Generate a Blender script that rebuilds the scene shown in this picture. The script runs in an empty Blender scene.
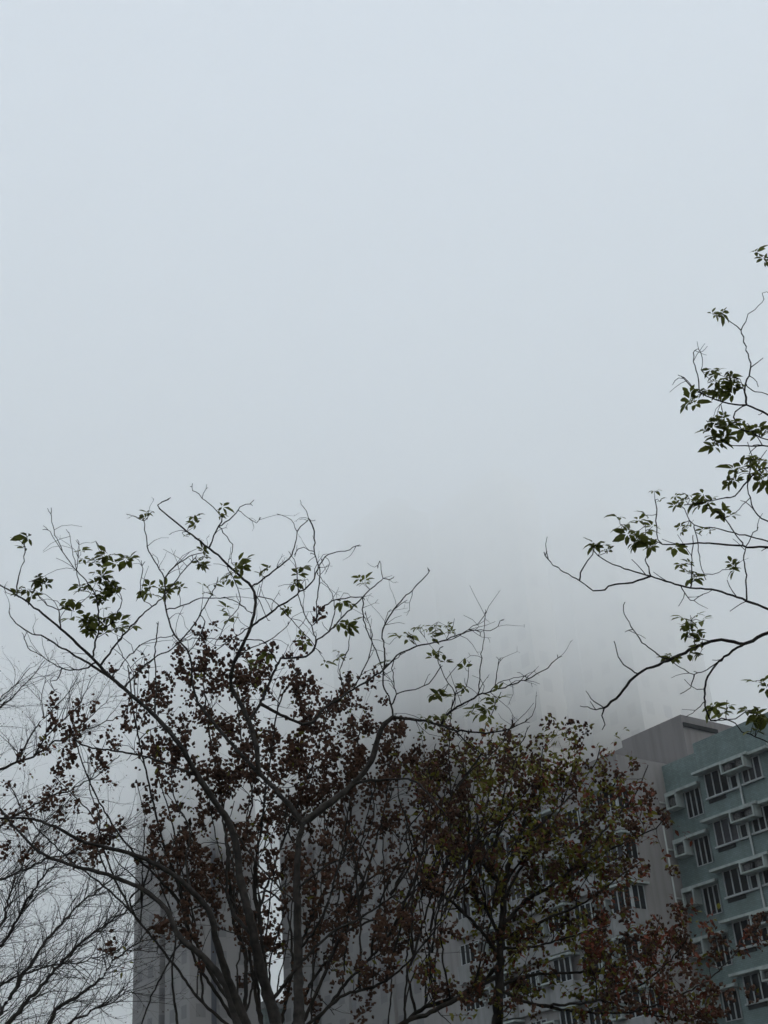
import bpy, math, random
from mathutils import Vector, Matrix
random.seed(7)
R = math.radians
S = bpy.context.scene
C = S.collection
PI = math.pi

# ------------------------------------------------------------------ camera
W, H, F = 768, 1024, 1350.0
TH = R(29.2)
UPX, UPY = -0.0791, -0.9969          # image direction of the zenith (camera roll)
CAM = Vector((0, 0, 1.6))
cam = bpy.data.cameras.new('camera')
cam.sensor_fit = 'VERTICAL'; cam.sensor_height = 36.0; cam.lens = F / H * 36.0
cam.clip_start = 0.05; cam.clip_end = 20000
co = bpy.data.objects.new('camera', cam); C.objects.link(co)
fwd = Vector((0, math.cos(TH), math.sin(TH))); upc = Vector((0, -math.sin(TH), math.cos(TH))); rt = Vector((1, 0, 0))
# camera axes: image x = right, image y(up)
xa = rt * 0.9969 + upc * UPX          # image +x direction in world
ya = rt * 0.0791 + upc * 0.9969       # image up direction in world
co.matrix_world = Matrix(((xa.x, ya.x, -fwd.x, CAM.x), (xa.y, ya.y, -fwd.y, CAM.y), (xa.z, ya.z, -fwd.z, CAM.z), (0, 0, 0, 1)))
S.camera = co

def ray(px, py):
    v = xa * (px - W / 2) - ya * (py - H / 2) + fwd * F
    return v.normalized()
def at(px, py, Y):
    """point seen at pixel px, py, Y metres in front of the viewer"""
    v = ray(px, py)
    return CAM + v * (Y / v.y)
def proj(P):
    d = P - CAM
    z = d.dot(fwd)
    return (W / 2 + F * d.dot(xa) / z, H / 2 - F * d.dot(ya) / z)

# ------------------------------------------------------------------ materials
def mat(name, col, rough=0.8, var=0.25, scale=3.0, spec=0.3, trans=0.0, dirt=None, bump=0.0):
    m = bpy.data.materials.new(name); m.use_nodes = True
    nt = m.node_tree; n = nt.nodes; l = nt.links
    b = n['Principled BSDF']
    b.inputs['Roughness'].default_value = rough
    b.inputs['Specular IOR Level'].default_value = spec
    tc = n.new('ShaderNodeTexCoord')
    no = n.new('ShaderNodeTexNoise'); no.inputs['Scale'].default_value = scale; no.inputs['Detail'].default_value = 5
    l.new(tc.outputs['Object'], no.inputs['Vector'])
    r = n.new('ShaderNodeValToRGB')
    c0 = [c * (1 - var) for c in col]; c1 = [min(1, c * (1 + var)) for c in col]
    r.color_ramp.elements[0].color = (*c0, 1); r.color_ramp.elements[1].color = (*c1, 1)
    r.color_ramp.elements[0].position = 0.3; r.color_ramp.elements[1].position = 0.7
    l.new(no.outputs['Fac'], r.inputs['Fac'])
    out = r.outputs['Color']
    if dirt:
        mp = n.new('ShaderNodeMapping'); mp.inputs['Scale'].default_value = (2.2, 2.2, 0.16)
        l.new(tc.outputs['Object'], mp.inputs['Vector'])
        n2 = n.new('ShaderNodeTexNoise'); n2.inputs['Scale'].default_value = 1.3; n2.inputs['Detail'].default_value = 6
        l.new(mp.outputs['Vector'], n2.inputs['Vector'])
        r2 = n.new('ShaderNodeValToRGB'); r2.color_ramp.elements[0].position = 0.42; r2.color_ramp.elements[1].position = 0.72
        l.new(n2.outputs['Fac'], r2.inputs['Fac'])
        mx = n.new('ShaderNodeMix'); mx.data_type = 'RGBA'; mx.blend_type = 'MULTIPLY'
        sc = n.new('ShaderNodeMath'); sc.operation = 'MULTIPLY'; sc.inputs[1].default_value = dirt
        l.new(r2.outputs['Color'], sc.inputs[0]); l.new(sc.outputs[0], mx.inputs['Factor'])
        l.new(out, mx.inputs['A']); mx.inputs['B'].default_value = (0.45, 0.43, 0.4, 1)
        out = mx.outputs['Result']
    l.new(out, b.inputs['Base Color'])
    if bump:
        bp = n.new('ShaderNodeBump'); bp.inputs['Strength'].default_value = bump
        l.new(no.outputs['Fac'], bp.inputs['Height']); l.new(bp.outputs['Normal'], b.inputs['Normal'])
    if trans:
        t = n.new('ShaderNodeBsdfTranslucent'); l.new(out, t.inputs['Color'])
        ms = n.new('ShaderNodeMixShader'); ms.inputs[0].default_value = trans
        l.new(b.outputs[0], ms.inputs[1]); l.new(t.outputs[0], ms.inputs[2])
        l.new(ms.outputs[0], n['Material Output'].inputs['Surface'])
    return m

def tile_mat(name, col, grout, sx, sy, dirt=0.35):
    """small rectangular wall tiles laid in rows, with rain streaks"""
    m = mat(name, col, 0.55, 0.16, 0.8, 0.35, dirt=dirt)
    nt = m.node_tree; n = nt.nodes; l = nt.links
    b = n['Principled BSDF']; src = b.inputs['Base Color'].links[0].from_socket
    tc = n.new('ShaderNodeTexCoord'); sp = n.new('ShaderNodeSeparateXYZ'); l.new(tc.outputs['Object'], sp.inputs[0])
    ad = n.new('ShaderNodeMath'); l.new(sp.outputs['X'], ad.inputs[0]); l.new(sp.outputs['Y'], ad.inputs[1])
    cb = n.new('ShaderNodeCombineXYZ'); l.new(ad.outputs[0], cb.inputs['X']); l.new(sp.outputs['Z'], cb.inputs['Y'])
    br = n.new('ShaderNodeTexBrick'); l.new(cb.outputs[0], br.inputs['Vector'])
    br.inputs['Scale'].default_value = 1; br.inputs['Brick Width'].default_value = sx; br.inputs['Row Height'].default_value = sy
    br.inputs['Mortar Size'].default_value = sy * 0.12; br.inputs['Color1'].default_value = (1, 1, 1, 1)
    br.inputs['Color2'].default_value = (0.78, 0.8, 0.8, 1); br.inputs['Mortar'].default_value = (*grout, 1)
    mx = n.new('ShaderNodeMix'); mx.data_type = 'RGBA'; mx.blend_type = 'MULTIPLY'; mx.inputs['Factor'].default_value = 1
    l.new(src, mx.inputs['A']); l.new(br.outputs['Color'], mx.inputs['B']); l.new(mx.outputs['Result'], b.inputs['Base Color'])
    return m

def tower_mat(name, col, dark):
    """concrete tower wall; its storey grid of windows is kept faint in the colour to imitate haze"""
    m = mat(name, col, 0.85, 0.1, 0.12, 0.2)
    nt = m.node_tree; n = nt.nodes; l = nt.links
    b = n['Principled BSDF']; src = b.inputs['Base Color'].links[0].from_socket
    tc = n.new('ShaderNodeTexCoord'); sp = n.new('ShaderNodeSeparateXYZ'); l.new(tc.outputs['Object'], sp.inputs[0])
    ad = n.new('ShaderNodeMath'); l.new(sp.outputs['X'], ad.inputs[0]); l.new(sp.outputs['Y'], ad.inputs[1])
    cb = n.new('ShaderNodeCombineXYZ'); l.new(ad.outputs[0], cb.inputs['X']); l.new(sp.outputs['Z'], cb.inputs['Y'])
    br = n.new('ShaderNodeTexBrick'); br.offset = 0; l.new(cb.outputs[0], br.inputs['Vector'])
    br.inputs['Scale'].default_value = 1; br.inputs['Brick Width'].default_value = 2.6; br.inputs['Row Height'].default_value = 2.8
    br.inputs['Mortar Size'].default_value = 0.72; br.inputs['Mortar Smooth'].default_value = 0.0
    br.inputs['Color1'].default_value = (dark, dark, dark, 1); br.inputs['Color2'].default_value = (dark * 0.8, dark * 0.8, dark * .85, 1)
    br.inputs['Mortar'].default_value = (1, 1, 1, 1)
    mx = n.new('ShaderNodeMix'); mx.data_type = 'RGBA'; mx.blend_type = 'MULTIPLY'; mx.inputs['Factor'].default_value = 1
    l.new(src, mx.inputs['A']); l.new(br.outputs['Color'], mx.inputs['B']); l.new(mx.outputs['Result'], b.inputs['Base Color'])
    return m

M = {}
M['teal'] = tile_mat('teal_tile', (0.16, 0.218, 0.218), (0.66, 0.68, 0.68), 0.24, 0.1)
M['grey'] = mat('grey_render', (0.235, 0.23, 0.231), 0.85, 0.07, 0.35, 0.25, dirt=0.3)
M['brown_grey'] = mat('warm_grey_render', (0.205, 0.197, 0.199), 0.85, 0.06, 0.35, 0.25, dirt=0.3)
M['white'] = mat('white_painted_concrete', (0.24, 0.25, 0.255), 0.75, 0.1, 1.5, 0.3, dirt=0.5)
M['canopy'] = mat('pale_concrete', (0.33, 0.38, 0.375), 0.8, 0.12, 2.0, 0.3, dirt=0.55)
M['frame'] = mat('white_aluminium', (0.32, 0.35, 0.36), 0.45, 0.05, 4.0, 0.4)
M['pipe'] = mat('grey_white_pvc', (0.42, 0.46, 0.46), 0.5, 0.06, 2.0, 0.4)
M['glass'] = mat('dark_window_glass', (0.012, 0.014, 0.016), 0.12, 0.4, 0.9, 0.04)
M['curtain'] = mat('window_with_drawn_curtain', (0.04, 0.04, 0.046), 0.3, 0.35, 2.5, 0.05)
M['ac'] = mat('air_conditioner_casing', (0.022, 0.023, 0.024), 0.6, 0.3, 3.0, 0.3)
M['grille'] = mat('dark_fan_grille', (0.07, 0.072, 0.073), 0.6, 0.8, 14.0, 0.3)
M['dark'] = mat('near_black_fill', (0.03, 0.032, 0.034), 0.9, 0.2, 2.0, 0.2)  # near-black: painted shade inside the hoods, tone of the dark wall strips
M['roof'] = mat('roof_screed', (0.25, 0.25, 0.24), 0.9, 0.2, 1.0)
M['towerA'] = tower_mat('haze_paled_tower_wall', (0.5, 0.495, 0.48), 0.85)  # pale tone makes up for haze that the thin air lacks
M['towerM'] = tower_mat('mid_grey_tower_paint', (0.2, 0.2, 0.202), 0.92)
M['towerB'] = tower_mat('grey_tower_paint', (0.25, 0.25, 0.252), 0.84)
M['towerS'] = mat('pale_grey_strip', (0.4, 0.4, 0.41), 0.8, 0.1, 0.5)
M['towerD'] = mat('slate_blue_strip', (0.07, 0.08, 0.1), 0.8, 0.1, 0.5)
M['barkA'] = mat('dark_grey_bark', (0.025, 0.0225, 0.0205), 0.9, 0.55, 22.0, 0.2, bump=0.5)
M['barkC'] = mat('brown_smooth_bark', (0.021, 0.018, 0.0155), 0.85, 0.45, 12.0, 0.2, bump=0.3)
M['barkE'] = mat('bare_twig_bark', (0.032, 0.029, 0.026), 0.9, 0.3, 15.0, 0.2)
M['leafA'] = mat('dark_green_leaf', (0.1, 0.112, 0.026), 0.5, 0.6, 5.0, 0.3, trans=0.42)
M['leafC'] = mat('yellow_green_leaf', (0.12, 0.115, 0.016), 0.6, 0.4, 2.0, 0.3, trans=0.35)
M['leafR'] = mat('rust_red_leaf', (0.125, 0.036, 0.02), 0.65, 0.5, 2.0, 0.25, trans=0.3)
M['pod'] = mat('dry_brown_seed_pod', (0.06, 0.031, 0.02), 0.85, 0.7, 9.0, 0.2)
M['ground'] = mat('ground_paving', (0.08, 0.078, 0.073), 0.9, 0.25, 0.6)
M['soil'] = mat('planting_soil', (0.05, 0.04, 0.03), 0.95, 0.4, 2.0)
M['grass'] = mat('lawn', (0.03, 0.045, 0.016), 0.9, 0.4, 1.2)

# ------------------------------------------------------------------ mesh building
class MB:
    def __init__(s): s.v = []; s.f = []; s.m = []; s.mi = 0
    def face(s, pts):
        b = len(s.v); s.v += [tuple(p) for p in pts]; s.f.append(tuple(range(b, b + len(pts)))); s.m.append(s.mi)
    def box(s, x0, x1, y0, y1, z0, z1):
        b = len(s.v)
        s.v += [(x, y, z) for z in (z0, z1) for x, y in ((x0, y0), (x1, y0), (x1, y1), (x0, y1))]
        for q in ((3, 2, 1, 0), (4, 5, 6, 7), (0, 1, 5, 4), (1, 2, 6, 5), (2, 3, 7, 6), (3, 0, 4, 7)):
            s.f.append(tuple(b + k for k in q)); s.m.append(s.mi)
    def cyl(s, c, r, axis, h, n=12):
        """closed cylinder from c along axis ('y' or 'z')"""
        b = len(s.v)
        for k in range(2):
            for i in range(n):
                a = 2 * PI * i / n
                if axis == 'z': s.v.append((c[0] + r * math.cos(a), c[1] + r * math.sin(a), c[2] + h * k))
                else: s.v.append((c[0] + r * math.cos(a), c[1] + h * k, c[2] + r * math.sin(a)))
        for i in range(n):
            j = (i + 1) % n; s.f.append((b + i, b + j, b + n + j, b + n + i)); s.m.append(s.mi)
        s.f.append(tuple(b + i for i in range(n))); s.f.append(tuple(b + n + i for i in range(n)))
        s.m += [s.mi, s.mi]
    def tube(s, pts, rad, n=6):
        """tapered tube through pts"""
        b0 = len(s.v); L = len(pts)
        ref = Vector((0.3, 0.5, 0.81)).normalized()
        for i, p in enumerate(pts):
            t = (pts[min(i + 1, L - 1)] - pts[max(i - 1, 0)])
            if t.length < 1e-9: t = Vector((0, 0, 1))
            t.normalize()
            a = t.cross(ref)
            if a.length < 0.05: a = t.cross(Vector((1, 0, 0)))
            a.normalize(); b = t.cross(a)
            for k in range(n):
                w = 2 * PI * k / n
                q = p + (a * math.cos(w) + b * math.sin(w)) * rad[i]
                s.v.append((q.x, q.y, q.z))
        for i in range(L - 1):
            for k in range(n):
                k2 = (k + 1) % n
                s.f.append((b0 + i * n + k, b0 + i * n + k2, b0 + (i + 1) * n + k2, b0 + (i + 1) * n + k)); s.m.append(s.mi)
        s.f.append(tuple(b0 + k for k in range(n))); s.m.append(s.mi)
        s.f.append(tuple(b0 + (L - 1) * n + k for k in range(n))); s.m.append(s.mi)
    def blob(s, p, r):
        """small dry pod: a squashed, turned octahedron"""
        b = len(s.v)
        ax = Vector((random.gauss(0, 1), random.gauss(0, 1), random.gauss(0, 1))).normalized()
        q = ax.orthogonal().normalized(); w = ax.cross(q)
        k = random.uniform(0.6, 1.0)
        for d, e in ((ax, 1.3), (ax, -0.9), (q, k), (q, -k), (w, 0.8), (w, -0.7)):
            t = p + d * (r * e); s.v.append((t.x, t.y, t.z))
        for t in ((0, 2, 4), (0, 4, 3), (0, 3, 5), (0, 5, 2), (1, 4, 2), (1, 3, 4), (1, 5, 3), (1, 2, 5)):
            s.f.append(tuple(b + i for i in t)); s.m.append(s.mi)
    def leaf(s, p, d, nrm, ln, wd, curl=0.12):
        """one leaf: folded along the midrib and drooping to its tip"""
        d = d.normalized(); sd = d.cross(nrm)
        if sd.length < 1e-4: sd = d.orthogonal()
        sd.normalize(); nn = sd.cross(d).normalized()
        b = len(s.v)
        mid = [p, p + d * ln * .38 + nn * ln * .03, p + d * ln * .75 - nn * ln * curl * .5, p + d * ln - nn * ln * curl * 1.4]
        e1 = [p + d * ln * .36 + sd * wd * .5 + nn * wd * .16, p + d * ln * .72 + sd * wd * .4 + nn * wd * .1 - nn * ln * curl * .5]
        e2 = [p + d * ln * .36 - sd * wd * .5 + nn * wd * .16, p + d * ln * .72 - sd * wd * .4 + nn * wd * .1 - nn * ln * curl * .5]
        for q in mid + e1 + e2: s.v.append((q.x, q.y, q.z))
        for t in ((0, 1, 4), (1, 2, 5, 4), (2, 3, 5), (0, 6, 1), (1, 6, 7, 2), (2, 7, 3)):
            s.f.append(tuple(b + i for i in t)); s.m.append(s.mi)
    def build(s, name, mats, parent=None, smooth=False, loc=None, rotz=0.0, offs=None):
        me = bpy.data.meshes.new(name)
        o3 = offs or Vector((0, 0, 0))
        me.from_pydata([(x - o3.x, y - o3.y, z - o3.z) for x, y, z in s.v], [], s.f)
        if not isinstance(mats, (list, tuple)): mats = [mats]
        for m in mats: me.materials.append(m)
        if len(mats) > 1: me.polygons.foreach_set('material_index', s.m)
        if smooth: me.polygons.foreach_set('use_smooth', [True] * len(me.polygons))
        me.update()
        o = bpy.data.objects.new(name, me); C.objects.link(o)
        if parent: o.parent = parent
        if loc is not None: o.location = loc
        o.rotation_euler.z = rotz
        return o

def tag(o, label=None, cat=None, group=None, kind=None):
    if label: o['label'] = label
    if cat: o['category'] = cat
    if group: o['group'] = group
    if kind: o['kind'] = kind
    return o
def empty(name, loc, rotz=0.0):
    o = bpy.data.objects.new(name, None); C.objects.link(o); o.location = loc; o.rotation_euler.z = rotz
    o.empty_display_size = 0.5
    return o

# ------------------------------------------------------------------ the estate's own axes
AZ = R(-38)
EX = Vector((-math.sin(AZ), -math.cos(AZ), 0))        # along the facades, to the right
EY = Vector((math.cos(AZ), -math.sin(AZ), 0))         # into the buildings
ROT = math.atan2(EX.y, EX.x)
def uv(P): return P.dot(EX), P.dot(EY)
def hit_y(px, py, y0):
    v = ray(px, py); return CAM + v * (y0 / v.dot(EY))
def hit_x(px, py, x0):
    v = ray(px, py); return CAM + v * (x0 / v.dot(EX))
class LMB(MB):
    """mesh in estate axes (x along facades, y into the building), origin at ox, oy"""
    def __init__(s, ox, oy): super().__init__(); s.ox = ox; s.oy = oy
    def box(s, x0, x1, y0, y1, z0, z1): super().box(x0 - s.ox, x1 - s.ox, y0 - s.oy, y1 - s.oy, z0, z1)
    def cyl(s, c, r, axis, h, n=12): super().cyl((c[0] - s.ox, c[1] - s.oy, c[2]), r, axis, h, n)
def estate(name, ox, oy):
    return empty(name, EX * ox + EY * oy, ROT)

# ------------------------------------------------------------------ ground
g = MB(); g.face([(-3000, -3000, 0), (3000, -3000, 0), (3000, 3000, 0), (-3000, 3000, 0)])
tag(g.build('ground', M['ground']), kind='structure')
g = MB(); g.box(-14, 16, 5.2, 22, -0.2, 0.12)
tag(g.build('lawn', M['grass']), kind='structure')
g = MB(); g.box(-14.2, 16.2, 5.05, 5.2, -0.2, 0.15)
tag(g.build('kerb', M['canopy']), kind='structure')

# ------------------------------------------------------------------ teal building
TX, TY = -52.75, 60.42                 # left end, front of the projecting bays
RC = 0.38                              # the left strip stands back this much
tb = estate('apartment_building', TX, TY)
tag(tb, 'teal tiled apartment building with air conditioner hoods and white pipes, at the right', 'building')
XE = -24.0
w = LMB(TX, TY)
w.box(TX, -49.8, TY + RC, TY + 14, 0, 26.75)
w.box(-49.8, XE, TY, TY + 14, 0, 27.15)
w.build('wall', M['teal'], tb)
w = LMB(TX, TY)
w.box(TX + .25, -50, TY + RC + .25, TY + 13.7, 26.755, 26.8)
w.build('roof', M['roof'], tb)

def window(parent, ox, oy, x0, x1, yf, z0, z1, n, glass, sill=True):
    """aluminium window: frame with mullions (the part) and panes (sub-part); yf = wall face"""
    f = LMB(ox, oy); t = 0.07
    f.box(x0, x1, yf - .03, yf + .02, z1 - t * .6, z1); f.box(x0, x1, yf - .04, yf + .02, z0, z0 + t * .7)
    for i in range(n + 1):
        x = x0 + (x1 - x0 - t) * i / n
        f.box(x, x + t, yf - .065, yf + .015, z0 + .001, z1 - .001)
    if sill:
        f.box(x0 - .08, x1 + .08, yf - .17, yf - .002, z0 - .1, z0 - .004)
    fo = f.build('window', M['frame'], parent)
    p = LMB(ox, oy); p.box(x0 + .02, x1 - .02, yf - .02, yf - .008, z0 + .02, z1 - .02)
    p.build('pane', glass, fo)
    return fo

def hood(parent, ox, oy, x0, x1, yf, z0, z1, out, units):
    """concrete box that holds the outdoor air conditioners; units = unit sub-parts seen in its open front"""
    h = LMB(ox, oy); t = 0.09
    h.box(x0, x1, yf - out, yf - .003, z0, z0 + t); h.box(x0, x1, yf - out, yf - .003, z1 - t, z1)
    h.box(x0, x0 + t, yf - out + .002, yf - .003, z0 + t, z1 - t); h.box(x1 - t, x1, yf - out + .002, yf - .003, z0 + t, z1 - t)
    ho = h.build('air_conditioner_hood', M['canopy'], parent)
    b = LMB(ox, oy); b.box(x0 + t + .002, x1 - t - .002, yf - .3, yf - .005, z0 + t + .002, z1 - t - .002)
    b.build('hood_shade_fill', M['dark'], ho)  # dark block, the shade of the open front put into its colour
    for (a, b) in units:
        u = LMB(ox, oy)
        u.box(a, b, yf - out + .16, yf - .31, z0 + t + .01, z1 - t - .06)
        uo = LMB(ox, oy)
        cx = (a + b) / 2; cz = (z0 + z1) / 2 - .02; rr = min((b - a), (z1 - z0 - 2 * t)) * .42
        u.build('air_conditioner', M['ac'], ho)
        uo.cyl((cx, yf - out + .142, cz), rr, 'y', .015, 14)
        uo.build('fan_grille', M['grille'], ho)
    return ho

STOREY = 2.8
def rnd_glass():
    return M['glass'] if random.random() < .6 else M['curtain']
pp = LMB(TX, TY)
pipes = []
for k in range(9):
    zs = 25.28 - STOREY * k
    yl = TY + RC
    # recessed strip at the left end
    c = LMB(TX, TY); c.box(TX + .35, -49.82, yl - .62, yl - .003, zs - .56, zs - .4)
    c.build('canopy', M['canopy'], tb)
    hood(tb, TX, TY, TX + .38, TX + 1.25, yl, zs - 1.42, zs - .57, .66, [(TX + .52, TX + 1.1)])
    window(tb, TX, TY, -51.35, -50.16, yl, zs - 2.15, zs - .56, 3, M['glass'], sill=False)
    # projecting bays, repeated to the right
    x = -50.2
    j = 0
    while x < XE - 5:
        c = LMB(TX, TY); c.box(x + .42 if j == 0 else x + .5, x + 4.5, TY - .65, TY - .003, zs - .14, zs)
        c.build('canopy', M['canopy'], tb)
        hood(tb, TX, TY, x + 2.6, x + 4.3, TY, zs - .8, zs - .142, .74, [(x + 2.74, x + 3.34), (x + 3.58, x + 4.18)] if random.random() < .75 else [(x + 2.74, x + 3.34)])
        window(tb, TX, TY, x + .82, x + 2.5, TY, zs - 1.55, zs - .143, 3, rnd_glass())
        c = LMB(TX, TY); c.box(x + .85, x + 2.1, TY - .06, TY - .003, zs - 1.87, zs - 1.66); c.build('sill_dark_strip', M['dark'], tb)  # dark strip below the window sill
        window(tb, TX, TY, x + 2.6, x + 3.14, TY, zs - 1.55, zs - .81, 1, M['glass'])
        window(tb, TX, TY, x + 3.5, x + 4.9, TY, zs - 1.5, zs - .24, 3, rnd_glass())
        c = LMB(TX, TY); c.box(x + 4.51, x + 5.8, TY - .5, TY - .003, zs - .2, zs - .05)
        c.build('canopy', M['canopy'], tb)
        x += 5.5; j += 1
for xp in (-46.95, -41.45, -35.95, -30.45):
    p = LMB(TX, TY); p.cyl((xp, TY - .1, 0), .055, 'z', 25.0, 10)
    for k in range(10):
        p.box(xp - .08, xp + .08, TY - .07, TY - .002, 1.1 + k * 2.6, 1.18 + k * 2.6)
    p.build('drain_pipe', M['pipe'], tb)
p = LMB(TX, TY); p.cyl((TX + .0, TY + RC - .78, 0), .06, 'z', 23.7, 10)
for k in range(9): p.box(TX - .05, TX + .06, TY + RC - .76, TY + RC - .003, 2.0 + k * 2.8, 2.08 + k * 2.8)
p.build('drain_pipe', M['pipe'], tb)

# ------------------------------------------------------------------ grey building (wing that stands forward, penthouse behind)
GY = 57.0
gb = estate('apartment_building', TX, GY)
tag(gb, 'grey rendered apartment building with stepped penthouse and white banded front behind the rusty tree', 'building')
XL = -73.0
w = LMB(TX, GY)
w.box(XL, TX - .002, GY, GY + 17, 0, 26.98)
w.build('wall', M['grey'], gb)
w = LMB(TX, GY)
pc = hit_y(621, 738, 63.4); pu = pc.dot(EX)
w.box(pu, TX - .01, 63.4, 63.4 + 9, 26.985, 30.5)
w.box(XL + 2, pu - .004, 63.43, 63.4 + 8.6, 26.985, 30.06)
w.build('penthouse', M['brown_grey'], gb)
w = LMB(TX, GY); w.box(TX - .012, TX + .1, 63.45, 66.6, 29.72, 29.98)
w.build('penthouse_dark_strip', M['dark'], gb)  # dark strip near the top of the penthouse side
for k in range(9):
    zs = 25.1 - STOREY * k
    x = TX
    j = 0
    while x > XL + 4.5:
        # bay: white box with canopy, wraps the corner at the right end
        x1 = x + (.12 if j == 0 else 0); x0 = x - 1.75
        b = LMB(TX, GY)
        b.box(x0 + .1, x1 - .08, GY - .62, GY + .6 if j == 0 else GY - .003, zs - 2.79 + .14, zs - 1.5)
        b.build('bay_panel', M['white'], gb)
        c = LMB(TX, GY); c.box(x0, x1 + .18, GY - .86, GY + (.75 if j == 0 else -.003), zs - .13, zs)
        c.build('canopy', M['canopy'], gb)
        fr = window(gb, TX, GY, x0 + .15, x1 - .14, GY - .5, zs - 1.49, zs - .135, 3, rnd_glass(), sill=False)
        if j == 0:
            f = LMB(TX, GY)
            for yy in (GY - .5, GY - .02, GY + .45):
                f.box(x1 - .13, x1 - .07, yy, yy + .06, zs - 1.49, zs - .135)
            f.box(x1 - .125, x1 - .075, GY - .44, GY + .45, zs - .2, zs - .136)
            f.build('window', M['frame'], gb)
            q = LMB(TX, GY); q.box(x1 - .115, x1 - .1, GY - .44, GY + .45, zs - 1.48, zs - .2); q.build('pane', M['glass'], f and gb.children[-1])
        # white spandrel and window band up to the next bay
        b = LMB(TX, GY)
        b.box(x0 - 3.6, x0 - .004, GY - .28, GY - .003, zs - 2.66, zs - 1.55)
        b.build('spandrel', M['white'], gb)
        window(gb, TX, GY, x0 - 3.4, x0 - 1.5, GY, zs - 1.5, zs - .25, 4, rnd_glass(), sill=False)
        hood(gb, TX, GY, x0 - 1.25, x0 - .25, GY, zs - 1.35, zs - .55, .65, [(x0 - 1.1, x0 - .45)])
        x -= 5.35; j += 1

# ------------------------------------------------------------------ low building between the towers
P = hit_y(246, 1008, 88.0); lx, ly = uv(P); lz = P.z
lb = estate('low_building', lx, ly)
tag(lb, 'low teal glazed building with a white roof edge, between the two hazy towers', 'building')
w = LMB(lx, ly); w.box(lx - 14, lx + 4.4, ly, ly + 10, 0, lz - .8); w.build('wall', M['teal'], lb)
w = LMB(lx, ly); w.box(lx - 14.3, lx + 4.7, ly - .3, ly + 10.3, lz - .795, lz); w.build('roof_edge', M['white'], lb)

# ------------------------------------------------------------------ towers going up into the cloud
ZC = 43.0                              # underside of the cloud, top of the clear hazy air
def tower(label, pxl, pxc, pxr, py, D, top, mA, mB_, plain=False):
    v = ray(pxc, py); hv = Vector((v.x, v.y, 0)).normalized()
    cx, cy = uv(hv * D)
    xl = uv(hit_y(pxl, py, cy))[0]
    yr = uv(hit_x(pxr, py, cx))[1]
    t = estate('tower_block', cx, cy)
    tag(t, label, 'tower', 'apartment towers fading into the cloud')
    for nm, z0, z1 in (('lower_storeys', 0, ZC - .004), ('upper_storeys', ZC + .022, top)):
        b = LMB(cx, cy)
        b.mi = 0
        wd, dp = cx - xl, yr - cy
        if plain:
            b.box(cx - wd, cx, cy, cy + dp, z0, z1)
            b.mi = 1
            b.box(cx - wd * .62, cx - wd * .5, cy - .35, cy - .003, z0, z1)
            b.mi = 0
            if z1 == top: b.box(cx - wd * .8, cx - wd * .15, cy + dp * .12, cy + dp * .8, top + .002, top + 2.4)
            b.build(nm, [mA, mB_], t); continue
        b.box(cx - wd * .42, cx, cy, cy + dp * .30, z0, z1)
        b.box(cx - wd, cx - wd * .52, cy + .02, cy + dp * .97, z0, z1)
        b.box(cx - wd * .6, cx - .02, cy + dp * .42, cy + dp, z0, z1)
        b.mi = 1
        b.box(cx - wd * .55, cx - wd * .40, cy + .9, cy + dp * .5, z0, z1)
        b.box(cx - wd * .3, cx - .7, cy + dp * .28, cy + dp * .45, z0, z1)
        if z1 == top:                     # stepped roof works, lift house and tank
            b.mi = 0
            b.box(cx - wd * .8, cx - wd * .15, cy + dp * .12, cy + dp * .8, top + .002, top + 2.4)
            b.box(cx - wd * .6, cx - wd * .3, cy + dp * .25, cy + dp * .65, top + 2.404, top + 5.2)
        b.build(nm, [mA, mB_], t)
    return t
tower('grey apartment tower on the left with dark vertical strips, behind the forked stems', 134, 190, 258, 930, 150, 66, M['towerB'], M['towerD'])
tower('grey apartment tower right of the narrow bright gap between the towers', 282, 345, 432, 930, 147, 66, M['towerB'], M['towerD'])
tower('tall faint tower behind the tops of the two middle trees', 428, 540, 566, 700, 121, 72, M['towerA'], M['towerS'], True)
tower('faint tower rising behind the grey penthouse, its top lost in cloud', 540, 640, 712, 700, 131, 72, M['towerA'], M['towerS'], True)

tower('pale faded tower above the brown seed heads, left of the tallest faint tower', 335, 420, 446, 700, 125, 72, M['towerM'], M['towerM'], True)

# ------------------------------------------------------------------ trees
def catmull(pts, step):
    """smooth list of (x, y, ...) tuples with about one sample per step pixels"""
    if len(pts) < 2: return pts
    out = []
    n = len(pts)
    for i in range(n - 1):
        p0 = pts[max(i - 1, 0)]; p1 = pts[i]; p2 = pts[i + 1]; p3 = pts[min(i + 2, n - 1)]
        L = math.dist(p1[:2], p2[:2]); k = max(1, int(L / step))
        for j in range(k):
            t = j / k
            out.append(tuple(.5 * (2 * p1[d] + (p2[d] - p0[d]) * t + (2 * p0[d] - 5 * p1[d] + 4 * p2[d] - p3[d]) * t * t + (3 * p1[d] - p0[d] - 3 * p2[d] + p3[d]) * t ** 3) for d in range(len(p1))))
    out.append(pts[-1])
    return out

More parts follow.
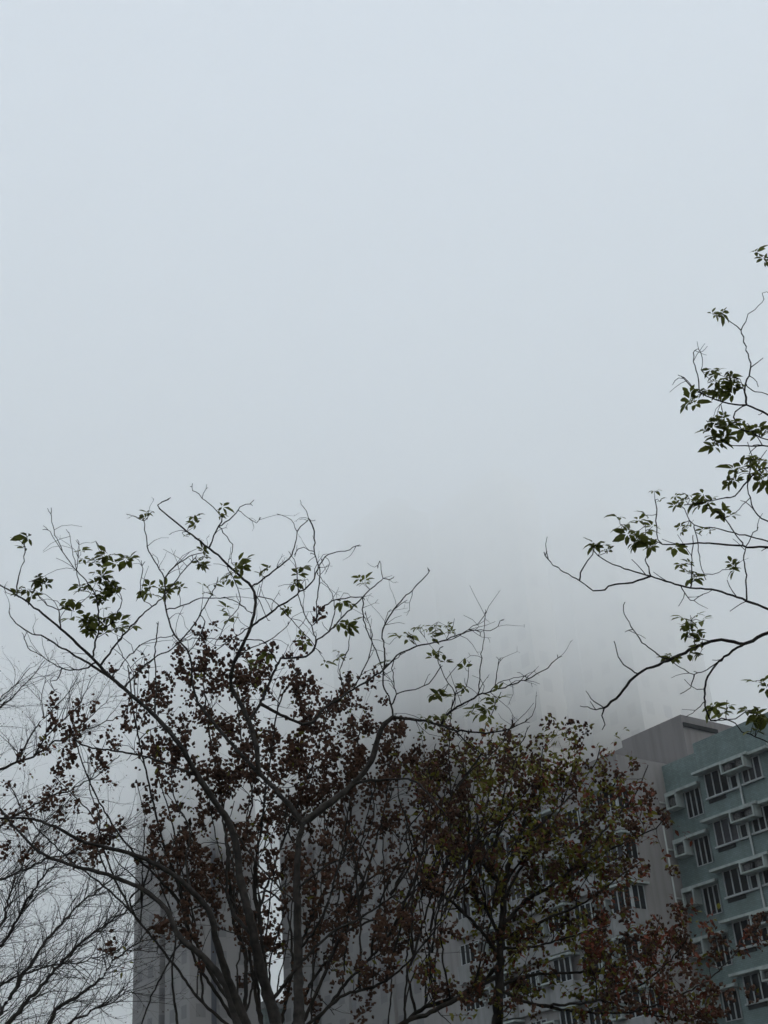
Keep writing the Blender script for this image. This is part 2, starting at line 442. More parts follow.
class Tree:
    def __init__(s, depth):
        s.Y = depth; s.samples = []      # (px, py, Y, point, radius, direction)
        s.thick = MB(); s.thin = MB(); s.leafm = MB(); s.podm = MB()
        s.tips = []
    def nearest(s, px, py, rmax):
        best = None; bd = rmax * rmax
        for q in s.samples:
            d = (q[0] - px) ** 2 + (q[1] - py) ** 2
            if d < bd: bd = d; best = q
        return best
    def register(s, P, rad, d):
        px, py = proj(P); s.samples.append((px, py, P.y, P, rad, d))
    def add(s, pts3, rads, n=None):
        mb = s.thick if max(rads) > .012 else s.thin
        mb.tube(pts3, rads, n or (8 if max(rads) > .03 else 6 if max(rads) > .01 else 4))
        for i in range(len(pts3)):
            d = (pts3[min(i + 1, len(pts3) - 1)] - pts3[max(i - 1, 0)])
            s.register(pts3[i], rads[i], d.normalized() if d.length else Vector((0, 0, 1)))
    def limb(s, pix, w0, w1, Y=None, drift=None, jit=.5, step=5, attach=60):
        """a limb seen through the given pixels, root first; w = widths in pixels; depth starts at its parent's and drifts"""
        pix = [tuple(map(float, p)) for p in pix]
        q = s.nearest(*pix[0], attach) if Y is None else None
        if q:
            y0 = q[2]
            if math.dist(q[:2], pix[0]) > 9: pix.insert(0, (q[0], q[1]))
            else: pix[0] = (q[0], q[1])
        else: y0 = Y if Y is not None else s.Y
        if drift is None: drift = random.uniform(-.55, .55)
        sm = catmull(pix, step)
        acc = 0; pts = []; rads = []
        tot = sum(math.dist(sm[i], sm[i + 1]) for i in range(len(sm) - 1)) or 1
        ph = random.uniform(0, 6); fr = random.uniform(.02, .05)
        for i, p in enumerate(sm):
            if i: acc += math.dist(sm[i - 1], p)
            k = y0 / F * 1.1
            yy = y0 + drift * acc * k + math.sin(ph + acc * fr) * 6 * k * min(1, acc / 40)
            j = jit if 0 < i < len(sm) - 1 else 0
            P = at(p[0] + random.gauss(0, j), p[1] + random.gauss(0, j), yy)
            pts.append(P)
            t = acc / tot
            wpx = w0 + (w1 - w0) * t ** .68
            rads.append(wpx * k * .5 * random.uniform(.92, 1.1))
        s.add(pts, rads)
        s.tips.append((pts[-1], (pts[-1] - pts[-2]).normalized(), rads[-1]))
        return pts
    def twig(s, P, d, L, r, bend=.25, up=.25, seg=None, end=.35, wob=.18):
        """free-grown twig in 3-D"""
        n = seg or max(3, int(L / .07)); pts = [P]; rads = [r]; d = d.normalized()
        cv = Vector((random.gauss(0, 1), random.gauss(0, 1), random.gauss(0, 1))) * bend
        for i in range(n):
            d = (d + cv / n + Vector((0, 0, up / n)) + Vector((random.gauss(0, 1), random.gauss(0, 1), random.gauss(0, 1))) * wob / math.sqrt(n)).normalized()
            P = P + d * (L / n); pts.append(P); rads.append(r * (1 - (1 - end) * (i + 1) / n))
        s.add(pts, rads, 4 if r < .012 else 6)
        return pts, d, rads[-1]
    def finish(s, name, label, cat, base, bark, leafm=None, podm=None, podname='seed_clusters', group=None):
        t = empty(name, base)
        tag(t, label, cat, group)
        if s.thick.v: s.thick.build('trunk', bark, t, True, offs=Vector(base))
        if s.thin.v: s.thin.build('branches', bark, t, True, offs=Vector(base))
        if s.leafm.v: s.leafm.build('foliage', leafm, t, False, offs=Vector(base))
        if s.podm.v: s.podm.build(podname, podm, t, False, offs=Vector(base))
        return t

def rv(): return Vector((random.gauss(0, 1), random.gauss(0, 1), random.gauss(0, 1))).normalized()

def palmate(tr, P, size, src=None, nl=None):
    """one long-stalked leaf of five leaflets"""
    tilt = Vector((random.gauss(0, .45), random.gauss(0, .45), 1)).normalized()
    a0 = random.uniform(0, 2 * PI)
    ax = tilt.orthogonal().normalized(); ay = tilt.cross(ax)
    nl = nl or random.choice((4, 5, 5, 5))
    st = P
    if src is not None:
        tr.thin.tube([src, (src + P) / 2 + rv() * .01, P], [.0022, .0018, .0015], 3)
    for i in range(nl):
        a = a0 + (i - (nl - 1) / 2) * random.uniform(.8, 1.05)
        d = ax * math.cos(a) + ay * math.sin(a) + Vector((0, 0, random.uniform(-.3, .25)))
        ln = size * (1 - .22 * abs(i - (nl - 1) / 2)) * random.uniform(.85, 1.15)
        tr.leafm.leaf(st + d * size * .12, d, (tilt + rv() * .3).normalized(), ln, ln * random.uniform(.36, .5), random.uniform(.02, .2))

def whorl(tr, px, py, n, size, spread, Ydef=None):
    q = tr.nearest(px, py, 60)
    Y = q[2] if q else (Ydef or tr.Y)
    P0 = at(px, py, Y)
    src = q[3] if q and (q[0] - px) ** 2 + (q[1] - py) ** 2 < 20 ** 2 else None
    for i in range(n + random.choice((0, 1, 1, 2))):
        palmate(tr, P0 + rv() * spread * random.uniform(.3, 1), size * random.uniform(.55, 1.25), src if src else P0)

# ---- tree 1: the trumpet tree in front, stems traced from its fork up
A = Tree(9.0)
AB = at(262, 1500, 9.0); AB.z = 0
fork = Vector((AB.x, AB.y, 1.1))
A.add([AB + Vector((0, 0, -.1)), AB + Vector((.01, .01, .3)), AB + Vector((0, .02, .75)), fork], [.17, .14, .125, .12], 12)
def stem(px, py, Y, w):
    e = at(px, py, Y); r1 = w * Y / F * 1.1 * .5
    mid = fork.lerp(e, .5) + Vector(((e.x - fork.x) * .18, (e.y - fork.y) * .2, -.08))
    A.add([fork + Vector((0, 0, -.05)), fork.lerp(mid, .5), mid, mid.lerp(e, .5) + Vector((0, 0, .02)), e], [.085, .075, .066, .06, r1], 10)
for px, py, Y, w in ((276, 1026, 9.0, 12), (247, 1026, 8.8, 10), (238, 1026, 9.2, 9), (299, 1026, 9.2, 11)):
    stem(px, py, Y, w)
A.limb([(276, 1026), (273, 1011), (261, 971), (254, 937), (246, 903), (240, 876), (237, 849), (230, 824), (215, 802), (198, 776), (181, 747), (158, 719), (135, 698), (112, 678), (88, 654), (61, 629), (34, 607), (0, 585), (-30, 570), (-55, 560)], 11, .6, 9.0, -.12, .3)
A.limb([(299, 1026), (298, 950), (297, 880), (299, 840), (302, 823), (283, 798), (259, 773), (225, 737), (210, 718), (196, 700)], 10.5, 2.6, 9.2, .12, .3)
A.limb([(302, 824), (330, 803), (354, 783), (371, 761), (381, 730), (393, 717)], 7.5, 5, None, .25, .3)
A.limb([(259, 773), (254, 737), (243, 708), (231, 687), (234, 663), (251, 626), (254, 592), (231, 568), (209, 548), (183, 528), (160, 509), (158, 505), (167, 500)], 6, 1.3, None, -.1, .35)
A.limb([(247, 1026), (230, 984), (217, 943), (210, 913), (190, 889), (169, 872), (135, 855), (85, 842), (51, 825), (20, 818), (-40, 822)], 8.5, 1.2, 8.8, -.2, .3)
A.limb([(238, 1026), (225, 985), (203, 957), (179, 936), (166, 909), (142, 889), (108, 875), (68, 864), (40, 852), (13, 825), (-10, 800), (-45, 790)], 8, 1.4, 9.2, .15, .3)
for pts, a, b in [
    ([(198, 776), (169, 765), (139, 755), (93, 748), (78, 742)], 3.2, 1.6),
    ([(112, 679), (81, 659), (62, 648), (44, 637), (28, 632), (10, 617), (9, 612)], 3.4, 1.2),
    ([(96, 664), (83, 669), (61, 668), (37, 653), (28, 648), (24, 638)], 2.4, 1.0),
    ([(60, 668), (57, 680), (50, 682), (54, 690)], 1.6, 1.0),
    ([(14, 596), (18, 580), (25, 553), (24, 545)], 1.9, 1.2),
    ([(91, 656), (98, 629), (97, 600), (88, 583), (74, 568), (63, 551), (54, 530), (51, 514)], 2.8, 1.0),
    ([(63, 551), (50, 532), (48, 530)], 1.4, 1.0),
    ([(81, 590), (72, 548), (69, 533)], 1.3, .9), ([(76, 570), (79, 545)], 1.2, .9),
    ([(102, 668), (118, 642), (142, 615), (162, 598), (180, 575), (193, 560)], 2.6, 1.2),
    ([(61, 630), (58, 610), (48, 605), (38, 595)], 2.2, 1.2), ([(58, 612), (70, 606), (80, 604)], 1.6, 1.1),
    ([(120, 690), (140, 670), (157, 656), (176, 646), (200, 615), (217, 582)], 2.8, 1.2),
    ([(156, 714), (156, 690), (155, 656), (158, 625)], 2.6, 1.3),
    ([(193, 705), (192, 680), (190, 656), (173, 632), (166, 610), (164, 578), (149, 551), (146, 535), (144, 521)], 3.0, 1.1),
    ([(144, 521), (130, 515)], 1.1, .8), ([(144, 521), (152, 512)], 1.1, .8),
    ([(164, 578), (176, 565), (193, 555), (205, 552)], 1.8, 1.0),
    ([(141, 595), (142, 566)], 1.3, .9),
    ([(254, 592), (262, 606), (268, 620)], 1.5, 1.0),
    ([(209, 548), (218, 527), (222, 517), (203, 498), (193, 490), (192, 487)], 2.3, 1.0),
    ([(203, 498), (206, 489)], 1.1, .8),
    ([(216, 526), (233, 517), (240, 507), (250, 504)], 1.8, .9), ([(240, 513), (256, 523), (259, 520)], 1.3, .8),
    ([(218, 528), (232, 545), (231, 558)], 1.7, 1.0),
    ([(250, 628), (282, 605), (300, 592), (312, 582), (322, 561), (332, 553), (345, 551), (356, 546)], 2.9, 1.0),
    ([(251, 590), (265, 578), (280, 565), (292, 555), (298, 531), (309, 517), (303, 507), (301, 504)], 2.6, 1.0),
    ([(298, 531), (291, 520), (281, 515)], 1.4, .8),
    ([(309, 517), (314, 531), (314, 551), (320, 571), (317, 605), (316, 622)], 1.9, 1.3),
    ([(314, 551), (304, 548), (296, 552)], 1.3, .9),
    ([(248, 724), (260, 704), (278, 663), (285, 658), (309, 655), (318, 640), (329, 632), (345, 615), (363, 597), (383, 578), (389, 580), (391, 579)], 4.2, 1.1),
    ([(383, 578), (380, 561), (378, 565)], 1.4, .9),
    ([(315, 622), (322, 608), (336, 600), (363, 597)], 1.8, 1.4),
    ([(309, 655), (316, 640), (300, 600), (296, 565), (290, 553)], 1.9, 1.0),
    ([(305, 724), (326, 707), (353, 690), (383, 670), (397, 656), (417, 646), (438, 642), (455, 636), (475, 630), (480, 632)], 4.2, 1.2),
    ([(383, 670), (385, 650), (383, 629), (400, 602), (412, 590), (429, 572)], 2.4, 1.0),
    ([(397, 612), (404, 602)], 1.1, .8), ([(383, 629), (388, 612)], 1.1, .8),
    ([(363, 597), (364, 620), (375, 650), (384, 672)], 1.6, 1.4),
    ([(438, 642), (455, 638), (468, 629), (480, 622), (485, 616), (486, 613)], 1.7, .9),
    ([(468, 631), (490, 630), (498, 626), (500, 621)], 1.4, .8),
    ([(478, 694), (480, 675), (481, 658), (484, 635), (485, 614)], 1.9, .9),
    ([(393, 717), (424, 721), (440, 725), (454, 730), (488, 733), (505, 730), (512, 728), (525, 722)], 4.0, 1.2),
    ([(512, 728), (512, 723)], 1.1, .9),
    ([(440, 724), (451, 712), (478, 696), (509, 686), (532, 677), (548, 667), (558, 658)], 3.0, 1.0),
    ([(490, 690), (500, 682), (525, 676)], 1.2, .8), ([(495, 688), (499, 660)], 1.3, .8),
    ([(454, 730), (470, 745), (485, 756)], 2.0, 1.2),
    ([(455, 790), (470, 772), (485, 760), (500, 745), (509, 730), (513, 722)], 2.4, 1.0),
    ([(485, 757), (510, 750), (522, 742), (527, 730)], 1.4, .8),
    ([(447, 710), (455, 695), (446, 680), (438, 660), (440, 648)], 1.8, 1.0),
    ([(455, 695), (466, 686), (469, 663)], 1.5, .8),
    ([(393, 717), (390, 700), (383, 685), (384, 668)], 2.6, 1.6),
    ([(391, 705), (400, 692), (415, 690), (432, 680), (440, 668)], 2.0, 1.1),
    ([(395, 690), (392, 665), (400, 655)], 1.6, 1.1),
    ([(354, 784), (381, 780), (412, 780), (430, 795), (445, 815)], 3.8, 1.4),
    ([(302, 823), (280, 810), (258, 800)], 2, 1.0),
    ([(230, 824), (262, 869), (296, 903), (300, 906)], 2.6, 1.8),
    ([(254, 937), (235, 915), (227, 890), (227, 849), (222, 815)], 4.5, 2.0),
    ([(275, 1000), (300, 965), (330, 934), (360, 918), (395, 895)], 4.5, 1.8),
    ([(298, 890), (320, 870), (345, 855), (360, 835)], 3, 1.4),
    ([(298, 950), (318, 925), (335, 880), (345, 830), (350, 800)], 3.2, 1.4),
    ([(182, 938), (170, 960), (150, 1000), (140, 1030)], 2.2, 1.5),
    ([(142, 889), (150, 870), (170, 850), (180, 830)], 2.4, 1.2), ([(108, 875), (98, 850), (100, 820), (90, 790), (88, 760)], 2.2, 1.0),
    ([(190, 889), (186, 860), (190, 830), (175, 800), (172, 770)], 2.6, 1.2),
    ([(278, 663), (268, 648), (262, 640), (243, 640), (200, 638), (187, 640)], 2.0, 1.0),
    ([(251, 626), (230, 640), (215, 650), (200, 650)], 1.6, 1.0),
    ([(234, 663), (246, 650), (270, 640), (288, 625)], 1.7, .9),
    ([(200, 615), (205, 622), (198, 640), (190, 650)], 1.5, 1.0),
    ([(166, 612), (185, 605), (200, 598), (232, 600), (250, 612)], 1.7, 1.2),
    ([(254, 600), (272, 600), (290, 618), (310, 640), (318, 650)], 1.6, 1.2),
    ([(225, 565), (240, 600), (225, 625), (215, 645)], 1.3, .9),
    ([(112, 679), (130, 655), (150, 640), (172, 636)], 1.9, 1.1),
    ([(135, 698), (132, 672), (120, 650), (118, 640)], 1.8, 1.0),
    ([(98, 629), (112, 622), (122, 600), (118, 588)], 1.6, 1.0), ([(97, 605), (106, 590), (104, 575)], 1.4, .9),
    ([(329, 632), (335, 610), (330, 590), (318, 575)], 1.5, .9),
    ([(345, 697), (340, 670), (348, 650), (350, 625)], 1.7, 1.0),
    ([(353, 690), (368, 660), (372, 635), (366, 615)], 1.7, .9)]:
    A.limb(pts, a * .85, b * .9, step=4, jit=.45)
# small side twigs with forked, clawed tips
base = [q for q in A.samples if 512 < q[1] < 760 and q[4] < .014]
for i in range(270):
    q = random.choice(base)
    d = (q[5] * .6 + rv() * .8 + Vector((0, 0, .35)))
    pts, dd, r = A.twig(q[3], d, random.uniform(.05, .3), min(.003, q[4] * .7), 1.1, .15, end=.55, wob=.35)
    if random.random() < .5:
        for e in range(2): A.twig(pts[-1], dd + rv() * .8, random.uniform(.02, .06), r, .3, 0, seg=2, end=.6)
for P, d, r in list(A.tips):
    for e in range(2): A.twig(P, d + rv() * .7, random.uniform(.02, .05), min(r, .004), .3, 0, seg=2, end=.7)
for px, py, n in [(30, 537, 2), (27, 548, 1), (36, 580, 2), (30, 590, 2), (44, 583, 1), (22, 592, 1), (80, 556, 2), (97, 560, 3), (106, 553, 2), (118, 558, 1), (126, 562, 2), (100, 575, 4), (108, 585, 4), (90, 582, 2), (96, 592, 3), (116, 588, 3), (103, 600, 3), (78, 585, 1), (70, 606, 1), (76, 612, 1), (84, 622, 2), (92, 622, 3), (104, 615, 2), (98, 634, 2), (86, 634, 1), (115, 624, 2), (124, 628, 1), (146, 515, 2), (153, 590, 2), (163, 590, 2), (145, 592, 1), (196, 520, 2), (191, 535, 1), (200, 540, 1), (204, 549, 2), (202, 562, 3), (206, 556, 1), (224, 502, 1), (221, 516, 1), (236, 565, 2), (230, 575, 2), (241, 566, 1), (226, 577, 1), (228, 613, 1), (186, 583, 1), (205, 588, 1), (212, 586, 1), (266, 572, 1), (290, 577, 1), (298, 572, 1), (268, 655, 1), (252, 668, 1), (297, 586, 1), (345, 623, 2), (355, 620, 1), (347, 604, 1), (362, 582, 1), (412, 638, 2), (422, 632, 2), (433, 628, 2), (436, 634, 1), (450, 632, 1), (399, 638, 1), (432, 655, 2), (440, 660, 1), (385, 658, 1), (338, 655, 1), (300, 640, 1), (465, 672, 1), (458, 690, 1), (443, 692, 1), (430, 722, 2), (440, 718, 1), (425, 730, 1), (448, 712, 1), (478, 708, 2), (487, 712, 2), (494, 702, 1), (497, 696, 1), (503, 693, 1), (473, 712, 1), (320, 660, 1), (290, 610, 1)]:
    whorl(A, px + random.uniform(-1.5, 1.5), py + random.uniform(-1.5, 1.5), n, .09, .055)
A.finish('trumpet_tree', 'dark many-stemmed tree with sparse fans of green leaflets on its bare crooked top twigs', 'tree', (AB.x, AB.y, 0), M['barkA'], M['leafA'], group='trumpet trees')

# ---- tree 2: trumpet tree reaching in from the right
D = Tree(6.4)
DB = Vector((3.95, 6.3, 0))
t1 = [DB + Vector((0, 0, -.1)), Vector((3.93, 6.3, .9)), Vector((3.86, 6.35, 1.9)), Vector((3.8, 6.38, 2.9)), Vector((3.72, 6.4, 3.9)), Vector((3.66, 6.45, 4.9)), Vector((3.55, 6.45, 5.8))]
D.add(t1, [.13, .115, .1, .085, .07, .055, .035], 10)
def reach(pix, w0, w1, root, rootr):
    pts = D.limb(pix, w0, w1, 6.4, random.uniform(-.3, .3), .4, attach=1)
    s0 = pts[0]
    m1 = root.lerp(s0, .5) + Vector((0, 0, -.06))
    D.add([root, m1, s0], [rootr, rootr * .75, w0 * 6.4 / F * .55], 7)
reach([(790, 620), (768, 609), (747, 601), (716, 590), (685, 587), (651, 576), (620, 567), (598, 556), (593, 550)], 3.6, 1.3, t1[3], .03)
reach([(790, 549), (768, 547), (747, 547), (704, 543), (663, 544), (656, 527), (657, 510), (655, 500)], 3.2, 1.1, t1[3], .028)
reach([(790, 626), (768, 633), (753, 640), (744, 644), (722, 640), (704, 644), (669, 660), (638, 674), (620, 694), (604, 708)], 4.4, 2.4, t1[3], .032)
reach([(795, 425), (768, 415), (746, 405), (729, 404), (711, 398), (696, 390), (681, 376)], 3.2, 1.2, t1[4], .026)
reach([(790, 448), (768, 446), (751, 446), (729, 445), (724, 440)], 2.2, 1.1, t1[4], .022)
reach([(790, 470), (765, 468), (748, 480), (735, 495), (715, 500), (700, 503), (684, 505)], 2.4, 1.1, t1[4], .024)
reach([(795, 545), (768, 541), (735, 533), (715, 528), (694, 525), (685, 509), (680, 505)], 2.2, 1.0, t1[3], .024)
reach([(800, 525), (768, 522), (754, 510), (750, 498), (748, 480), (754, 462)], 2.0, 1.0, t1[4], .02)
for pts, a, b in [
    ([(651, 576), (633, 582), (614, 585), (600, 590), (593, 590), (580, 581), (558, 568), (548, 560), (544, 552)], 2.4, 1.2),
    ([(544, 556), (547, 551)], 1.2, .9), ([(580, 581), (583, 568), (593, 554), (594, 548)], 1.7, 1.0),
    ([(651, 576), (645, 560), (648, 553), (647, 540)], 1.6, 1.0),
    ([(604, 708), (592, 709), (580, 706)], 1.8, .8), ([(604, 708), (595, 702), (586, 691)], 1.9, .9), ([(604, 708), (602, 716), (605, 725), (602, 730)], 1.7, .8),
    ([(638, 674), (627, 667), (618, 656), (614, 641)], 1.8, .9),
    ([(669, 659), (655, 652), (642, 642), (632, 626), (623, 610), (625, 602)], 2.0, .9), ([(632, 630), (625, 632)], 1.2, .8),
    ([(744, 644), (725, 657), (713, 668), (707, 681), (704, 694), (706, 706), (711, 720), (726, 720), (739, 717), (745, 712)], 3.0, 1.2),
    ([(711, 720), (722, 719), (732, 722), (742, 731), (755, 737), (775, 745)], 1.7, 1.3),
    ([(719, 659), (710, 668), (694, 675), (684, 670), (674, 663)], 1.8, .8), ([(694, 676), (690, 688), (680, 694)], 1.3, .8),
    ([(704, 700), (696, 710), (686, 717)], 1.2, .8), ([(727, 715), (727, 700)], 1.0, .7),
    ([(750, 601), (746, 575), (745, 551), (758, 527)], 1.7, 1.0),
    ([(744, 405), (745, 388), (751, 367), (746, 350), (741, 330), (733, 324), (725, 317)], 2.3, 1.0),
    ([(741, 330), (745, 322), (748, 314)], 1.5, .9), ([(751, 367), (758, 362), (763, 358)], 1.4, .9), ([(745, 385), (752, 390), (770, 396)], 1.4, 1.0),
    ([(700, 392), (699, 382), (694, 362), (695, 350), (699, 349), (703, 362), (701, 370)], 1.5, .7),
    ([(696, 392), (684, 378), (678, 375)], 1.4, .8), ([(746, 405), (735, 412), (736, 423), (755, 435), (770, 440)], 1.7, 1.4),
    ([(680, 590), (690, 600), (702, 595), (712, 590)], 1.4, .8), ([(690, 586), (692, 560), (693, 535)], 1.5, .8),
    ([(700, 575), (713, 574), (722, 570), (733, 569)], 1.2, .8), ([(693, 525), (700, 560), (706, 580)], 1.1, .8),
    ([(742, 545), (730, 525), (718, 512), (705, 508)], 1.5, .9), ([(663, 544), (652, 540), (640, 535)], 1.3, .8),
    ([(754, 465), (745, 470), (736, 474)], 1.2, .8), ([(760, 446), (752, 430), (748, 424)], 1.2, .8),
    ([(764, 300), (762, 293), (767, 292), (775, 300)], .9, .7), ([(790, 275), (775, 262), (765, 256)], 1.4, .9),
    ([(694, 645), (693, 632), (690, 625)], 1.2, .9), ([(752, 498), (742, 505), (736, 512)], 1.2, .8)]:
    D.limb(pts, a, b, step=4, jit=.5, drift=random.uniform(-.3, .3))
base = [q for q in D.samples if q[4] < .01 and q[0] < 775]
for i in range(46):
    q = random.choice(base)
    pts, dd, r = D.twig(q[3], q[5] * .7 + rv() * .8 + Vector((0, 0, .2)), random.uniform(.04, .18), min(.003, q[4] * .8), .5, .1, end=.6)
for px, py, n in [(757, 253, 1), (762, 257, 1), (716, 312, 1), (722, 314, 1), (712, 376, 2), (716, 384, 2), (722, 378, 1), (706, 386, 1), (727, 381, 2), (733, 391, 1), (738, 387, 1), (720, 394, 2), (696, 396, 1), (690, 403, 2), (713, 419, 1), (708, 427, 2), (722, 413, 1), (722, 426, 1), (716, 440, 2), (722, 437, 1), (711, 446, 1), (732, 427, 1), (748, 425, 1), (750, 434, 2), (760, 432, 1), (766, 428, 1), (757, 458, 2), (764, 462, 1), (735, 472, 1), (732, 478, 1), (748, 466, 1), (762, 476, 2), (766, 480, 1), (598, 546, 1), (602, 552, 1), (592, 547, 1), (620, 524, 1), (632, 534, 1), (638, 526, 1), (640, 540, 2), (648, 545, 2), (646, 529, 1), (655, 547, 1), (632, 545, 1), (655, 497, 1), (645, 513, 1), (678, 502, 1), (690, 500, 1), (700, 502, 3), (706, 497, 1), (708, 508, 1), (688, 526, 1), (684, 525, 1), (720, 511, 1), (728, 513, 1), (710, 533, 1), (686, 565, 1), (688, 574, 2), (694, 580, 1), (680, 548, 1), (734, 569, 2), (686, 628, 1), (690, 622, 2), (698, 622, 1), (688, 637, 1), (700, 647, 1), (680, 655, 1), (694, 652, 1), (666, 654, 1), (761, 681, 1), (763, 686, 1), (716, 707, 2), (724, 712, 1), (752, 706, 1), (756, 716, 2), (752, 724, 1), (762, 722, 1)]:
    whorl(D, px, py, n, .075, .042)
D.finish('trumpet_tree', 'tree reaching in from the right edge with thin curling branches and fans of green leaflets', 'tree', (DB.x, DB.y, 0), M['barkA'], M['leafA'], group='trumpet trees')

# ---- crape myrtles with dry seed heads: crown grown from traced stems
def pods(tr, pts, n, sp, r):
    for c in range(random.choice((1, 1, 2))):
        p0 = pts[int((len(pts) - .01) * (random.random() ** .6))]
        for i in range(n if c == 0 else n // 2):
            p = p0 + Vector((random.gauss(0, sp), random.gauss(0, sp), random.gauss(0, sp * 1.25)))
            tr.podm.blob(p, r * random.uniform(.55, 1.3))
def myrtle(tr, stems, region, ntwig, podn, podr, leafn, leafs, leaf_mats, red=None, box=None, cap=5):
    """fill the crown: twigs off the stems, kept where region(px, py) says how dense the crown is"""
    made = 0; tries = 0; occ = {}
    x0, x1, y0, y1 = box
    while made < ntwig and tries < ntwig * 60:
        tries += 1
        ex = random.uniform(x0, x1); ey = random.uniform(y0, y1)
        den, lf, rd = region(ex, ey)
        if random.random() > den: continue
        cell = (int(ex / 11), int(ey / 11)); oc = occ.get(cell, 0)
        if oc >= max(1, round(cap * den)): continue
        q = tr.nearest(ex + random.gauss(0, 12), ey + random.gauss(10, 12), 120)
        if not q or q[3].z < 2.0: continue
        occ[cell] = oc + 1
        made += 1
        d = at(ex, ey, q[2] + random.gauss(0, .28)) - q[3]
        L = min(max(d.length, .22), 1.3)
        if d.length < .1: d = q[5] * .5 + rv()
        d = d.normalized() + Vector((0, 0, -.12))
        pts, dd, r = tr.twig(q[3], d, L, min(.007, q[4] * .75), .5, .25, end=.45)
        ends = [(pts, dd, r)]
        for s_ in range(random.choice((1, 2, 2, 3))):
            k = random.randint(len(pts) // 3, len(pts) - 1)
            ends.append(tr.twig(pts[k], dd + rv() * .75 + Vector((0, 0, .2)), random.uniform(.12, .38), r, .5, .2, end=.5))
        for p2, d2, r2 in ends:
            if random.random() < podn[0] * (1 - .4 * lf):
                pods(tr, p2[len(p2) // 2:], random.randint(*podn[1]), .033, podr)
            if random.random() < lf:
                for i in range(random.randint(*leafn)):
                    p = random.choice(p2[1:]) + rv() * .03
                    tr.leafm.mi = 1 if random.random() < rd else 0
                    tr.leafm.leaf(p, d2 * .5 + rv() + Vector((0, 0, -.2)), (Vector((0, 0, 1)) + rv() * .8).normalized(), leafs * random.uniform(.7, 1.3), leafs * random.uniform(.4, .6))

def inside(px, py, cx, cy, rx, ry):
    return max(0.0, 1 - (((px - cx) / rx) ** 2 + ((py - cy) / ry) ** 2))

# tree 3: brown seed heads behind the front tree
B = Tree(11.5)
BB = at(285, 1450, 11.5); BB.z = 0
B.add([BB + Vector((0, 0, -.1)), BB + Vector((0, 0, .5)), BB + Vector((.02, 0, 1.0))], [.13, .11, .1], 10)
bf = BB + Vector((.02, 0, 1.0))
def bstem(pix, w0, w1, Y, drift):
    w0 *= .75
    pts = B.limb(pix, w0, w1, Y, drift, .5, attach=1)
    m = bf.lerp(pts[0], .5) + Vector(((pts[0].x - bf.x) * .12, 0, -.05))
    B.add([bf, m, pts[0]], [.06, .05, w0 * Y / F * .55], 7)
bstem([(244, 1030), (246, 957), (239, 937), (231, 905), (228, 849), (222, 800), (210, 740), (204, 690), (206, 650)], 6, 1.2, 11.5, .05)
bstem([(262, 1030), (250, 950), (262, 900), (280, 850), (300, 800), (320, 740), (332, 695)], 5, 1.2, 11.8, .2)
bstem([(250, 1030), (215, 980), (190, 930), (176, 880), (160, 830), (146, 770), (135, 720), (128, 665)], 5, 1.2, 11.3, -.15)
bstem([(240, 1030), (215, 990), (195, 960), (180, 905), (140, 860), (110, 820), (85, 770), (72, 730)], 4.6, 1.1, 11.6, -.25)
bstem([(240, 1035), (200, 1000), (170, 960), (120, 900), (70, 860), (30, 820), (10, 785)], 4.2, 1.1, 11.2, .3)
bstem([(300, 1030), (330, 960), (352, 905), (372, 855), (385, 805), (392, 745)], 5, 1.2, 11.6, .2)
bstem([(310, 1030), (345, 985), (385, 940), (410, 890), (425, 840), (430, 790)], 5, 1.2, 11.9, -.1)
bstem([(300, 1030), (320, 1015), (345, 995), (378, 985), (410, 960), (440, 920), (455, 880)], 5, 1.2, 11.2, .2)
bstem([(280, 1030), (296, 960), (320, 900), (345, 850), (352, 790), (360, 730)], 4.6, 1.2, 12.0, .1)
bstem([(275, 1030), (265, 960), (255, 880), (262, 820), (270, 760), (280, 700), (300, 672)], 4.6, 1.2, 11.0, -.2)
bstem([(262, 1030), (252, 940), (240, 860), (252, 800), (240, 730), (236, 670)], 4.4, 1.2, 12.2, .1)
bstem([(290, 1030), (310, 985), (335, 950), (350, 930), (400, 905), (440, 850), (462, 800)], 4.4, 1.0, 12.0, .15)
bstem([(180, 1040), (172, 980), (175, 930), (160, 880), (150, 840)], 3.6, 1.0, 11.0, .1)
def regB(x, y):
    d = 0
    d = max(d, 1.15 * inside(x, y, 255, 735, 150, 85), .7 * inside(x, y, 165, 755, 70, 85), 1.0 * inside(x, y, 340, 775, 115, 70), .7 * inside(x, y, 75, 745, 28, 38), .4 * inside(x, y, 40, 790, 40, 36),
            .8 * inside(x, y, 215, 665, 24, 26), .5 * inside(x, y, 130, 690, 26, 35), .55 * inside(x, y, 300, 870, 230, 130), .22 * inside(x, y, 110, 830, 110, 60), .35 * inside(x, y, 320, 960, 120, 70), .5*inside(x, y, 180, 860, 70, 90))
    return min(1, d * 1.3), .06, .2
myrtle(B, None, regB, 470, (.52, (10, 26)), .0205, (3, 7), .05, None, box=(0, 485, 640, 1024), cap=3)
for i in range(46):
    q = random.choice([t for t in B.samples if t[4] > .004 and 890 < t[1] < 1035]); x0, y0 = q[0], q[1]
    xe = x0 + (x0 - 275) * random.uniform(.05, .5) + random.gauss(0, 25); ye = random.uniform(760, 880)
    B.limb([(x0, y0), (x0 + (xe - x0) * .25 + random.gauss(0, 6), y0 + (ye - y0) * .35), (x0 + (xe - x0) * .6 + random.gauss(0, 7), y0 + (ye - y0) * .7), (xe, ye)], random.uniform(1.6, 3.0), .9, None, None, .5, attach=40)
B.finish('crape_myrtle', 'crape myrtle crowded with dark brown dry seed heads, behind the forked front stems', 'tree', (BB.x, BB.y, 0), M['barkC'], [M['leafC'], M['leafR']], M['pod'], group='crape myrtles')

